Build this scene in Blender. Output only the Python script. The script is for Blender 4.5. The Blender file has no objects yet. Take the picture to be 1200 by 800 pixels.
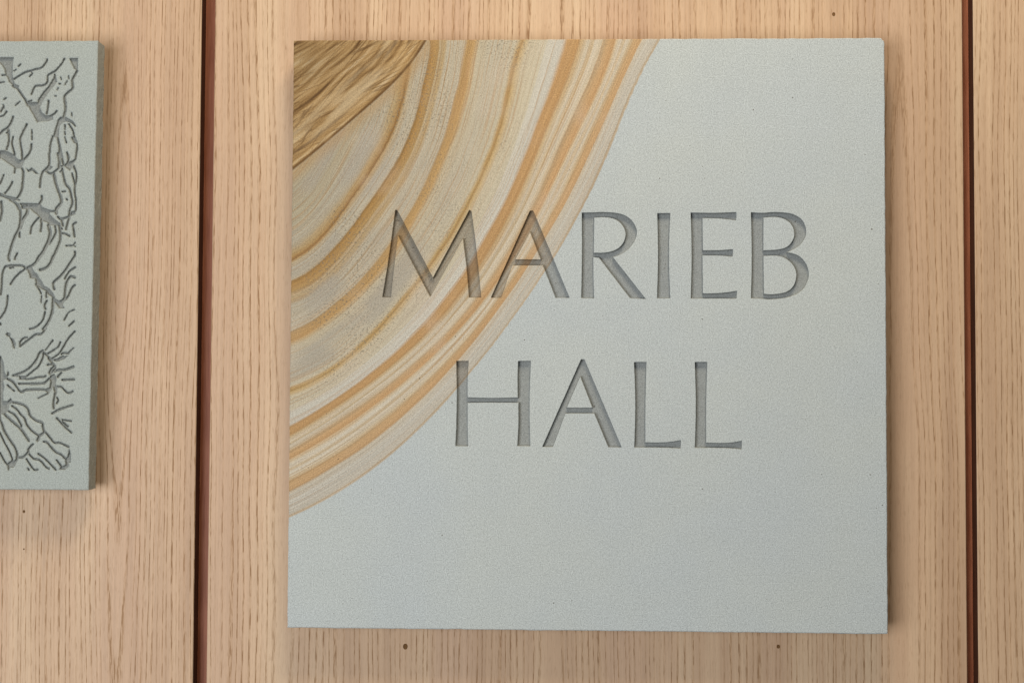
import bpy, math, random
import numpy as np
from mathutils import Vector
from mathutils.geometry import delaunay_2d_cdt
random.seed(7); rng = np.random.default_rng(11)
scene = bpy.context.scene
COL = scene.collection

# ------------------------------------------------------------------ camera
cam_d = bpy.data.cameras.new("camera"); cam = bpy.data.objects.new("camera", cam_d); COL.objects.link(cam)
cam.location = (-0.02181, -1.47137, -0.06666)
cam.rotation_euler = (math.pi / 2 + 0.03992, -0.00471, 0.03665)
cam_d.sensor_width = 36; cam_d.lens = 36 * 1667 / 1200; cam_d.clip_start = 0.01; cam_d.clip_end = 100
scene.camera = cam

# ------------------------------------------------------------------ light
W = bpy.data.worlds.new("World"); scene.world = W; W.use_nodes = True
W.node_tree.nodes["Background"].inputs[0].default_value = (0.93, 0.97, 1.0, 1)
W.node_tree.nodes["Background"].inputs[1].default_value = 0.11
def area(name, loc, target, sx, sy, power, color):
    d = bpy.data.lights.new(name, 'AREA'); d.shape = 'RECTANGLE'; d.size = sx; d.size_y = sy
    d.energy = power; d.color = color
    o = bpy.data.objects.new(name, d); COL.objects.link(o); o.location = loc
    o.rotation_euler = (Vector(target) - Vector(loc)).to_track_quat('-Z', 'Y').to_euler()
    return o
area("window_light", (-1.35, -2.5, -0.40), (-0.25, 0, -0.08), 1.5, 1.5, 67, (0.965, 0.98, 1.0))
area("ceiling_light", (0.12, -0.85, 1.30), (0.08, 0, 0.12), 0.6, 0.45, 19, (1.0, 0.88, 0.70))
scene.view_settings.view_transform = 'Standard'; scene.view_settings.look = 'None'
scene.view_settings.exposure = 0.0; scene.view_settings.gamma = 1.0
try: scene.view_settings.use_curve_mapping = False
except Exception: pass

# ------------------------------------------------------------------ traced shapes, millimetres on the stone fronts (x right, z up)
LETTERS = [['M',[[[-206.67,35.09],[-200.41,75.78,1],[-194.2,124.09],[-192.31,124.09],[-155.24,55.13],[-118.63,124.08],[-116.55,122.95],[-111.05,81.51,1],[-106.1,34.93],[-118.48,34.9],[-121.09,64.58,1],[-125.03,95.06],[-157.92,35.2],[-191.35,98.04],[-195.04,64.48,1],[-197.82,35.11]]]],['A',[[[-96.35,34.76],[-57.03,123.32],[-53.84,123.32],[-16.67,34.93],[-30.86,34.9],[-43.69,67.68],[-74.96,67.64],[-85.85,34.79]],[[-56.94,101.86],[-71.62,73.66],[-45.96,73.69]]]],['R',[[[-4.55,121.37],[5.91,121.37,1],[17.98,121.78,1],[34.07,120.16,1],[44.52,114.7,1],[50.56,105.0,1],[50.17,96.11,1],[44.56,86.42,1],[36.55,79.95,1],[26.92,76.11],[60.26,33.85],[44.23,34.82],[12.86,75.49],[7.23,76.29],[7.28,57.12,1],[8.13,34.55],[-4.92,34.52],[-4.23,77.29,1]],[[7.94,116.11],[20.01,116.52,1],[30.06,114.09,1],[37.1,107.62,1],[39.73,99.54,1],[37.73,91.46,1],[32.12,85.0,1],[22.09,81.15,1],[7.62,80.53]]]],['I',[[[71.61,120.76],[84.64,120.76],[83.45,77.38,1],[84.67,34.71],[71.46,34.68],[72.44,77.37,1]]]],['E',[[[105.28,121.36],[128.29,120.96,1],[151.27,121.76],[150.86,113.29],[134.28,115.31,1],[117.08,115.71],[117.46,83.05],[134.24,83.27,1],[147.82,84.29],[147.41,76.64],[134.24,77.83,1],[117.06,78.02],[117.43,39.6],[134.2,40.04,1],[151.55,42.28],[151.14,34.45],[105.25,34.55],[106.26,77.4,1]]]],['B',[[[165.85,121.76],[176.23,120.95,1],[191.18,121.76,1],[206.12,120.15,1],[216.06,114.71,1],[220.61,105.66,1],[219.98,96.61,1],[213.98,87.96,1],[202.02,81.12],[212.95,77.92,1],[220.29,70.49,1],[223.43,60.46,1],[221.81,51.44,1],[215.82,42.4,1],[203.88,36.37,1],[185.97,33.92,1],[174.04,34.7,1],[165.68,34.68],[166.56,77.47,1]],[[178.21,116.12],[192.17,116.72,1],[202.12,113.3,1],[207.67,106.66,1],[209.04,97.61,1],[204.43,88.96,1],[196.06,84.53,1],[178.13,83.11]],[[178.12,77.48],[194.05,77.49,1],[203.99,72.48,1],[209.93,64.46,1],[210.89,55.43,1],[207.48,46.4,1],[199.91,40.97,1],[187.98,38.94,1],[178.63,39.32]]]],['H',[[[-131.02,-29.17],[-118.42,-29.12],[-119.4,-47.7,1],[-119.3,-65.98],[-94.7,-66.41,1],[-68.5,-65.75],[-68.86,-47.49,1],[-68.4,-28.94],[-55.57,-28.89],[-56.75,-71.95,1],[-55.75,-114.63],[-68.82,-114.71],[-67.83,-93.78,1],[-67.93,-71.19],[-94.67,-71.05,1],[-119.26,-71.44],[-119.13,-94.05,1],[-118.46,-115.01],[-131.3,-115.08],[-130.2,-72.31,1]]]],['A',[[[-43.78,-115.38],[-4.89,-27.06],[-1.63,-27.05],[36.03,-115.17],[22.75,-115.25],[8.57,-81.42],[-20.51,-81.57],[-32.9,-115.31]],[[-5.66,-44.5],[-19.17,-75.85],[6.66,-75.72]]]],['L',[[[48.38,-29.59],[60.86,-29.54],[59.82,-71.39,1],[59.85,-110.16],[79.33,-110.04,1],[95.54,-107.78],[95.0,-116.17],[73.92,-115.22,1],[48.76,-115.37],[49.79,-72.8,1]]]],['L',[[[109.35,-29.36],[121.79,-29.31],[120.67,-71.09,1],[120.65,-110.07],[141.41,-110.22,1],[156.23,-107.97],[155.94,-116.62],[138.7,-115.37,1],[109.31,-115.28],[110.41,-72.5,1]]]]]
STROKES = [[1.58,[-602.8,263.6,-599.5,264.0]],[1.58,[-604.5,255.9,-600.5,256.6]],[1.87,[-590.1,259.5,-584.6,263.2,-578.7,266.5,-572.8,268.3,-567.6,269.8,-562.5,270.9,-559.5,273.5,-557.0,276.8,-555.9,280.1]],[1.44,[-573.2,267.6,-571.3,265.4,-574.2,262.1]],[1.87,[-538.1,280.4,-540.3,276.0,-543.2,272.3,-547.2,267.9,-552.7,264.9,-555.2,262.4,-555.2,257.6,-557.0,254.2,-561.4,252.8,-567.3,252.4,-569.8,248.7,-571.6,243.9]],[2.3,[-524.6,267.8,-526.7,263.4,-529.2,258.2,-528.7,250.8,-531.2,247.1,-535.3,243.8,-537.0,239.8,-536.1,230.2]],[2.3,[-591.1,252.5,-586.6,249.9,-582.0,243.6,-578.2,238.4,-575.1,232.5]],[1.44,[-585.9,272.8,-583.7,275.0]],[1.44,[-590.3,268.0,-588.4,269.5]],[1.44,[-600.5,238.5,-598.3,240.0]],[1.44,[-588.1,232.2,-583.7,236.2]],[1.44,[-601.1,232.6,-600.3,229.6]],[1.44,[-541.5,261.2,-540.7,259.0]],[1.44,[-533.4,262.6,-532.9,260.1]],[1.44,[-536.5,253.8,-534.7,257.1]],[1.44,[-542.9,254.6,-541.7,254.6]],[1.44,[-545.0,248.3,-543.9,250.1]],[1.44,[-547.1,241.9,-546.0,241.9]],[1.87,[-553.7,236.9,-553.9,230.2]],[1.58,[-547.9,264.2,-546.2,256.8]],[1.58,[-574.4,236.2,-571.5,237.3]],[2.01,[-553.6,235.4,-554.3,229.5,-555.3,223.6]],[1.73,[-552.6,220.7,-548.2,222.9,-545.0,226.2]],[1.73,[-603.2,225.9,-600.4,231.8]],[1.73,[-603.9,220.8,-600.5,221.9,-597.3,225.9]],[2.16,[-590.5,220.4,-592.6,214.1,-596.2,209.0,-599.9,206.8,-603.5,203.1]],[2.16,[-595.8,208.2,-594.6,203.1,-594.4,194.2,-596.5,186.8]],[1.73,[-596.8,203.8,-594.3,205.3]],[1.73,[-590.1,199.7,-591.1,193.5,-589.5,186.8,-587.9,180.9]],[2.01,[-575.9,212.6,-579.1,206.0,-582.3,198.6,-582.2,192.7,-580.5,183.9,-580.0,177.2]],[1.44,[-570.6,206.7,-570.4,196.7]],[1.87,[-570.7,192.0,-571.6,185.3,-575.6,178.0]],[2.45,[-536.2,235.4,-536.1,226.5,-537.8,219.9]],[2.01,[-548.6,200.0,-551.0,191.2,-551.9,177.9]],[1.44,[-536.2,211.8,-536.1,207.3]],[1.44,[-536.1,205.1,-535.9,202.2]],[1.44,[-536.0,199.2,-534.4,193.4]],[1.87,[-531.8,212.5,-527.9,205.9,-526.0,198.5,-523.6,192.6,-523.2,186.7,-524.5,177.9]],[2.59,[-527.8,198.5,-525.5,194.1]],[1.44,[-529.4,224.3,-529.1,221.3]],[1.87,[-533.5,183.1,-531.5,177.9]],[1.73,[-588.3,182.4,-589.0,179.8]],[2.01,[-580.5,182.4,-580.0,176.5]],[2.01,[-572.7,182.4,-577.8,176.5]],[1.73,[-587.3,167.7,-587.9,162.5]],[2.3,[-580.2,166.9,-578.6,162.5,-579.5,147.1,-581.6,140.5,-584.8,136.1]],[1.73,[-599.0,160.3,-601.5,153.7,-602.5,151.5]],[1.87,[-589.9,153.0,-592.8,147.1,-597.5,141.2]],[2.45,[-591.8,134.6,-585.8,130.9,-582.7,125.1]],[2.45,[-601.0,132.4,-600.5,124.3]],[2.01,[-580.6,130.2,-562.1,129.5]],[2.16,[-558.9,138.3,-559.2,133.9,-561.7,129.5]],[2.16,[-552.0,182.4,-552.1,169.9,-558.3,163.2,-560.4,155.9,-561.1,147.8]],[1.87,[-555.3,164.3,-549.4,161.8,-541.7,167.3]],[2.73,[-546.8,161.0,-544.7,151.5,-540.9,141.2,-538.5,133.9,-539.9,129.5,-543.9,125.1]],[2.45,[-542.7,182.3,-541.4,172.8,-541.7,167.6]],[2.16,[-539.7,182.3,-537.3,171.3]],[2.01,[-533.1,182.3,-531.9,176.4,-533.3,171.3]],[2.16,[-538.4,166.9,-536.7,158.8,-534.4,150.7,-530.6,146.3,-528.2,138.3,-527.0,130.9,-529.1,125.1]],[1.73,[-540.1,163.6,-538.3,165.4]],[1.87,[-526.2,169.1,-523.5,161.7,-523.4,154.4,-524.7,147.8,-524.6,141.2,-523.4,133.9,-523.2,124.3]],[1.73,[-527.9,161.7,-525.5,152.9,-524.7,147.1]],[1.58,[-537.9,143.0,-534.6,143.2]],[1.58,[-533.0,135.3,-532.6,134.6]],[3.02,[-573.6,129.5,-573.8,121.4,-577.4,115.5,-579.5,110.4,-580.9,105.3]],[2.45,[-583.9,129.5,-581.2,123.6,-580.7,114.8,-582.0,105.3,-585.9,97.2,-589.1,88.4,-592.2,75.9,-591.4,72.3]],[2.01,[-581.6,100.9,-581.3,96.1]],[2.45,[-600.6,129.5,-600.1,122.1,-601.8,113.3]],[1.87,[-561.9,115.9,-566.2,111.1,-569.1,106.0,-570.1,100.1]],[2.16,[-559.2,114.1,-558.8,108.9,-559.4,102.3]],[3.02,[-551.4,108.2,-549.7,100.1,-551.4,92.1,-556.1,81.8,-562.5,72.3]],[2.01,[-544.7,107.5,-543.8,100.9,-546.7,94.3,-550.3,89.2]],[2.45,[-540.3,107.5,-539.0,100.1,-539.3,92.1,-542.8,82.6,-547.4,72.3]],[3.17,[-539.9,129.5,-543.5,125.1,-543.5,120.7]],[1.87,[-557.6,125.4,-550.1,122.9,-545.0,122.9]],[2.01,[-541.9,117.0,-538.2,114.8,-530.1,117.4]],[2.16,[-538.2,114.8,-536.6,108.2]],[1.44,[-539.5,107.5,-537.3,104.5]],[2.01,[-527.4,129.5,-529.8,122.1,-530.1,116.3,-531.8,109.7,-533.2,104.2]],[1.44,[-523.3,129.5,-523.5,122.9]],[2.01,[-523.0,111.1,-525.9,108.6,-525.0,102.4,-524.2,96.9]],[1.87,[-537.2,100.1,-533.1,99.4,-529.4,97.2]],[1.58,[-532.5,87.3,-525.9,87.7,-523.4,90.3]],[1.29,[-525.2,87.7,-523.3,86.6]],[2.01,[-523.6,81.1,-523.5,77.5,-526.4,73.1]],[1.58,[-583.4,79.6,-585.9,74.9]],[2.01,[-592.6,76.7,-591.8,73.4]],[1.73,[-585.2,76.7,-585.8,73.4]],[2.59,[-560.4,76.7,-564.0,70.1,-568.3,66.5,-572.4,64.6]],[2.59,[-545.6,76.7,-549.2,68.7,-553.5,64.3,-559.4,62.5]],[2.16,[-523.5,76.8,-527.8,70.2,-533.6,61.4,-538.6,55.5,-544.4,50.4,-545.5,47.1,-544.3,42.8]],[1.87,[-522.9,65.1,-529.1,60.7,-533.4,53.4]],[2.16,[-523.1,54.5,-526.8,55.9,-529.7,53.4,-532.5,45.3,-533.5,34.4,-535.2,31.5]],[2.01,[-523.0,46.8,-525.9,43.9,-528.7,37.3,-531.6,32.9]],[1.73,[-563.6,47.5,-560.1,42.4,-557.9,38.3]],[1.29,[-557.4,35.8,-557.7,29.2]],[1.73,[-552.7,39.5,-552.3,34.3]],[2.01,[-551.8,30.7,-554.0,26.3,-553.1,22.3]],[2.59,[-545.2,34.4,-545.5,25.6,-545.7,18.3]],[2.01,[-599.9,37.2,-599.0,43.7,-598.8,54.7,-597.1,62.8,-593.5,66.4,-579.4,66.8,-575.3,64.6,-576.4,62.1,-581.5,58.4,-586.6,52.5,-589.8,47.8]],[1.73,[-590.8,64.2,-587.2,65.0]],[1.87,[-575.3,64.6,-572.7,63.2]],[1.73,[-592.5,36.1,-593.1,27.0,-595.5,18.9]],[2.01,[-593.8,24.0,-595.5,18.9,-599.8,12.7]],[1.73,[-553.5,19.4,-555.2,11.7,-559.1,6.6,-563.5,3.3,-569.0,1.9]],[1.58,[-553.5,24.1,-553.5,22.3]],[2.45,[-545.4,24.1,-547.1,16.1,-549.6,9.6,-555.3,1.5]],[2.88,[-551.0,6.6,-554.6,2.3]],[2.01,[-552.4,2.3,-556.7,-3.2,-561.9,-3.6,-567.0,-6.9,-578.6,-16.0]],[1.73,[-571.4,-6.9,-575.1,-7.6,-578.7,-11.7,-578.6,-16.0]],[1.44,[-523.3,21.7,-529.1,18.4,-533.4,11.1]],[1.58,[-528.5,4.9,-523.1,10.0]],[1.73,[-522.2,-0.6,-528.7,-7.9,-535.1,-18.8,-538.0,-23.2,-543.1,-26.8,-547.4,-29.7]],[1.44,[-544.8,-9.7,-552.0,-19.6]],[1.73,[-537.1,-11.5,-538.8,-15.9,-543.2,-19.5,-549.7,-23.2]],[1.44,[-523.3,-17.7,-528.4,-22.4]],[1.87,[-535.7,-23.9,-534.3,-22.8,-528.4,-22.8]],[2.01,[-555.0,-20.3,-558.6,-23.2,-561.4,-29.8,-563.6,-33.4]],[1.87,[-554.5,-22.5,-554.8,-26.9,-556.6,-32.7]],[1.73,[-599.7,7.6,-599.3,6.1]],[2.16,[-599.1,-27.0,-596.7,-33.6]],[1.87,[-560.7,-28.3,-565.0,-34.2,-570.1,-39.3,-576.6,-42.9,-585.4,-45.9]],[1.73,[-555.9,-29.8,-559.1,-36.3,-564.2,-40.7,-571.4,-46.6]],[1.73,[-578.0,-49.1,-566.2,-49.1,-559.6,-47.4,-553.7,-47.1,-551.5,-46.1]],[2.01,[-579.0,-54.2,-555.1,-53.8,-550.7,-51.6,-547.8,-48.6]],[2.16,[-591.3,-49.2,-586.1,-51.7,-582.3,-56.1,-578.5,-61.1,-575.2,-62.6,-571.2,-60.4,-555.7,-59.9,-551.3,-60.3,-547.6,-59.2]],[1.73,[-590.8,-55.7,-584.0,-61.5]],[2.16,[-584.9,-73.1,-579.0,-74.2,-573.1,-76.3,-569.3,-80.0,-567.7,-85.7]],[1.87,[-585.9,-76.8,-581.1,-80.0,-576.6,-85.8]],[1.87,[-589.5,-82.2,-583.9,-85.1]],[2.16,[-549.5,-34.8,-544.4,-34.1,-542.9,-36.3,-545.8,-39.2,-547.9,-42.8]],[2.01,[-548.9,-28.3,-545.9,-31.9,-542.1,-36.3,-542.8,-39.9,-547.2,-43.9]],[2.16,[-542.3,-29.7,-537.8,-29.7]],[2.3,[-542.1,-41.3,-537.7,-39.9,-531.1,-39.5,-523.0,-36.6]],[2.01,[-535.4,-42.8,-539.0,-47.1]],[1.87,[-534.2,-50.0,-522.1,-49.6]],[1.87,[-539.6,-57.0,-535.2,-57.3,-529.9,-62.4,-526.2,-63.1,-523.3,-62.0]],[1.87,[-539.4,-68.2,-538.2,-71.1,-539.6,-74.0]],[2.01,[-544.2,-84.2,-535.5,-79.8,-523.1,-75.7]],[2.3,[-567.7,-85.7,-564.0,-89.4,-559.5,-92.2,-554.4,-94.0,-553.5,-98.7,-552.3,-103.1,-554.9,-106.0,-557.8,-107.1]],[2.01,[-576.6,-85.8,-572.5,-89.4,-570.5,-95.2,-565.2,-101.7,-558.2,-106.7]],[2.01,[-583.9,-85.1,-580.2,-89.4,-576.0,-96.7,-577.1,-99.6]],[2.59,[-593.5,-85.2,-589.0,-89.5,-583.0,-94.5,-577.8,-98.9,-572.5,-105.3,-568.0,-112.2]],[2.3,[-598.7,-85.2,-597.8,-91.0,-595.5,-96.0,-593.2,-102.6,-587.1,-111.9,-582.6,-118.4,-579.9,-124.2,-579.8,-130.7,-581.6,-133.6]],[1.87,[-597.6,-104.8,-593.0,-114.2,-588.4,-122.1,-584.9,-130.0,-584.9,-132.9]],[1.87,[-597.2,-125.0,-592.6,-133.0,-589.6,-136.6]],[2.01,[-563.5,-115.8,-567.8,-120.5,-568.5,-124.1,-573.6,-128.9,-578.7,-129.3]],[1.87,[-567.4,-125.6,-562.5,-130.3,-557.3,-131.3,-553.6,-134.2,-549.9,-138.5,-546.5,-140.3]],[1.87,[-569.8,-131.0,-566.1,-136.4,-561.9,-141.5,-558.3,-141.6]],[1.44,[-568.2,-140.1,-567.4,-141.9]],[2.01,[-557.5,-125.5,-550.0,-130.9,-544.0,-137.0,-539.5,-141.3]],[2.01,[-552.2,-113.2,-548.8,-113.9,-544.4,-118.9,-539.1,-124.0,-534.7,-125.7,-530.2,-129.7]],[2.01,[-550.5,-103.8,-546.0,-108.8,-541.5,-113.9,-535.6,-114.2,-526.7,-118.1]],[2.01,[-538.6,-131.9,-534.5,-137.0,-533.7,-139.1]],[2.01,[-539.0,-89.2,-531.5,-97.1,-524.1,-103.6]],[1.58,[-533.8,-90.6,-524.3,-92.0]],[2.01,[-533.1,-92.8,-527.8,-97.1]]]
GOUGES = [[-606.5,282.2,-590.9,282.1,-591.9,276.9,-592.0,263.6,-589.6,254.7,-584.8,252.5,-585.8,250.3,-590.3,251.8,-595.6,257.0,-597.2,261.4,-599.5,264.4,-600.3,269.6,-602.6,273.3,-606.5,277.7],[-533.3,281.1,-524.0,281.1,-524.0,270.0,-524.9,268.2,-527.9,270.0],[-547.9,264.9,-546.6,257.5,-547.3,253.8,-552.4,247.9,-556.7,241.3,-560.3,235.4,-562.5,230.3,-566.9,230.3,-564.8,238.4,-559.8,245.8,-554.0,252.4,-549.6,259.8],[-575.9,235.5,-573.5,228.1,-569.0,221.4,-565.5,214.4,-562.2,215.5,-553.3,215.9,-548.9,217.7,-548.9,221.4,-556.4,222.1,-560.1,224.4,-562.4,229.5,-562.2,235.4],[-537.1,220.6,-532.6,218.4,-527.4,215.4,-524.3,210.3,-525.8,209.9,-529.6,214.0,-534.8,215.4,-538.5,214.7,-542.1,210.3,-542.6,200.0,-540.3,191.2,-538.7,183.8,-538.9,177.2,-543.3,177.2,-542.4,187.5,-544.8,199.3,-548.6,199.3,-546.5,208.1,-543.7,217.7,-540.8,220.3],[-604.7,185.4,-597.2,185.4,-588.2,180.9,-586.0,177.3,-604.5,177.3],[-604.6,182.4,-595.7,182.4,-588.2,179.5,-583.7,175.8,-577.8,176.5,-578.5,173.6,-580.6,167.7,-586.5,166.6,-588.8,168.4,-595.5,172.9,-604.5,178.8],[-576.1,167.3,-573.1,165.5,-570.2,167.7,-566.5,165.1,-562.7,161.0,-565.6,161.4,-569.4,164.4,-573.8,163.3],[-603.8,142.3,-596.3,139.0,-585.2,136.8,-581.1,134.6,-581.8,133.5,-585.1,134.2,-590.3,133.9,-597.8,136.8,-603.8,139.0],[-580.6,129.1,-560.6,128.7,-556.1,125.1,-579.8,125.1],[-556.8,164.0,-552.1,170.2,-548.0,168.4,-550.9,165.4,-555.3,164.3],[-541.4,169.8,-536.2,170.6,-533.3,173.5,-528.9,174.2,-524.5,177.9,-523.1,182.3,-523.4,176.4,-525.9,172.8,-527.3,168.3,-530.2,164.7,-533.2,166.9,-536.2,169.1,-539.1,168.4],[-571.0,129.5,-559.9,129.5,-557.6,125.8,-550.1,122.9,-550.8,119.9,-545.6,114.8,-538.8,109.7,-539.5,107.5,-544.0,108.2,-551.4,108.2,-552.9,111.1,-558.9,113.7,-562.6,118.5,-567.9,122.5,-570.9,125.1],[-529.1,122.1,-523.9,123.6,-523.9,119.9,-529.7,117.0],[-544.1,32.9,-538.9,30.7,-535.3,32.9,-531.6,32.2,-534.5,29.3,-535.2,26.4,-533.3,23.4,-538.8,23.1,-541.8,27.1,-544.8,30.0],[-573.5,64.3,-568.3,65.7,-566.0,60.6,-562.3,58.4,-560.0,54.0,-557.7,51.1,-554.7,46.0,-548.7,42.4,-545.7,38.7,-543.4,33.6,-545.6,33.6,-550.8,37.3,-552.4,40.2,-556.8,42.7,-560.6,44.6,-563.6,47.5,-564.4,53.3,-569.6,54.0,-571.1,58.4],[-594.0,-3.7,-592.2,-1.5,-589.2,-2.9,-589.1,-6.6,-585.4,-8.8,-583.5,-13.1,-584.1,-19.0,-585.6,-18.2,-587.6,-11.7,-590.6,-5.9,-592.5,-5.9],[-542.3,-30.1,-536.4,-26.1,-533.5,-24.6,-532.8,-26.1,-528.4,-25.3,-532.7,-28.6,-537.8,-30.8],[-555.0,-20.3,-551.2,-22.5,-547.5,-26.8,-543.0,-29.7,-547.4,-32.6,-548.2,-29.7,-551.9,-25.4,-554.9,-23.2],[-586.2,-45.5,-576.6,-46.2,-571.1,-46.2,-572.1,-48.0,-576.5,-49.5,-578.7,-48.8,-579.5,-47.0,-586.2,-46.6],[-600.5,-28.5,-597.2,-28.5,-595.2,-35.7,-594.3,-43.7,-592.1,-45.9,-590.7,-40.1,-589.5,-45.2,-592.7,-49.6,-595.7,-51.0,-594.1,-57.6,-595.4,-63.4,-595.2,-72.1,-590.8,-72.1,-587.6,-69.2,-584.6,-72.8,-588.6,-75.0,-589.9,-82.2,-595.0,-85.2,-599.4,-85.2],[-547.1,-45.7,-542.7,-43.9,-540.5,-47.9,-541.1,-54.4,-539.6,-57.3,-539.5,-63.1,-541.6,-68.9,-541.7,-79.8,-543.6,-80.2,-544.4,-73.3,-542.4,-63.1,-544.0,-57.3,-545.4,-60.2,-548.3,-64.6,-554.1,-67.5,-558.8,-69.7,-559.6,-68.7,-554.1,-65.7,-549.8,-63.2,-552.8,-60.3,-547.6,-58.1,-546.6,-52.3,-547.8,-49.4],[-560.6,-111.8,-558.5,-107.4,-555.6,-106.7,-556.2,-111.0,-559.1,-113.6],[-590.0,-135.9,-586.7,-132.9,-582.3,-132.2,-579.4,-130.7,-580.8,-135.8,-582.9,-139.4,-586.6,-139.5,-588.0,-143.1,-589.1,-141.6],[-526.0,-119.6,-524.4,-125.3,-524.3,-134.0,-526.5,-134.0,-526.4,-138.3,-530.0,-141.3,-535.9,-141.3,-535.2,-139.1,-529.4,-136.2,-530.2,-130.4,-527.7,-128.2]]
BANDS = [[-179.1,296.7,-181.1,269.0,-186.2,249.2,-192.5,218.5,-204.5,190.5,-217.0,170.9,-231.2,147.3,-255.8,112.8,-275.2,91.4,-292.1,78.3,-297.8,74.4],[-157.3,296.6,-160.5,267.6,-166.5,241.3,-175.4,209.7,-180.5,194.4,-189.5,174.8,-205.0,151.2,-220.5,127.6,-230.9,114.5,-242.5,96.6,-262.0,75.7,-276.2,62.6,-297.5,49.1],[-118.8,296.4,-123.9,264.8,-129.8,238.5,-137.5,212.3,-149.4,173.8,-161.4,148.5,-173.5,125.0,-192.4,94.5,-213.9,64.0,-231.1,42.3,-251.0,24.0,-268.3,12.6,-297.8,-6.5],[-65.7,296.2,-73.0,271.2,-78.1,244.9,-83.2,222.6,-88.3,203.4,-102.4,165.5,-116.2,134.8,-139.4,97.1,-156.5,66.7,-180.6,37.2,-192.3,24.1,-202.6,11.1,-219.4,-7.2,-229.7,-18.5,-247.8,-31.5,-271.2,-47.6,-297.2,-60.3],[-13.6,295.9,-24.8,264.4,-32.5,244.8,-44.5,208.6,-52.7,190.3,-60.4,170.7,-68.5,151.1,-78.4,131.5,-87.4,114.5,-105.4,78.9,-125.2,45.9,-156.1,11.2,-176.8,-11.4,-211.3,-40.9,-256.1,-75.7,-296.8,-98.3],[27.1,294.9,14.2,260.4,3.9,235.5,-7.7,212.0,-22.7,177.1,-31.8,160.2,-40.8,143.2,-49.8,127.6,-75.1,77.2,-100.9,35.6,-128.4,4.4,-162.8,-26.9,-193.8,-54.6,-224.8,-79.0,-262.8,-105.0,-296.5,-124.2],[54.0,294.7,40.2,270.7,32.4,251.1,24.7,231.5,16.1,212.3,5.7,190.2,-3.3,170.6,-12.3,153.6,-22.6,131.5,-32.9,113.2,-66.4,56.4,-87.0,30.4,-121.3,-16.4,-138.5,-37.1,-172.9,-71.8,-221.1,-110.0,-255.5,-136.0,-296.1,-157.0],[72.5,295.5,62.2,279.8,54.4,265.5,48.0,251.1,41.5,232.8,32.5,211.9,21.3,184.9,11.0,161.4,3.3,144.5,-4.5,127.6,-12.2,113.2,-36.2,72.9,-64.5,28.7,-93.7,-11.1,-128.0,-54.3,-152.0,-80.7,-179.5,-108.0,-203.2,-126.7,-225.1,-145.3,-261.7,-169.2,-295.8,-184.5]]
STREAK = [-164.2,296.6,-172.0,284.3,-181.1,271.6,-198.0,253.2,-218.8,233.5,-237.1,217.8,-256.6,200.7,-278.8,181.9,-298.8,165.7]
BCEN = [-312.7,314.1]
KCEN = [-305.6,303.4]
LETTER_TONE = 0.63  # letter floors multiplied darker than the stone face
LETTER_DEPTH = 4.5
STROKE_W = 1.12
RELIEF_DEPTH = 3.0
MM = 0.001
FRONT, WALLGAP = -0.036, 0.013        # stone fronts stand 36 mm off the wall, backs 13 mm off it

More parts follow.
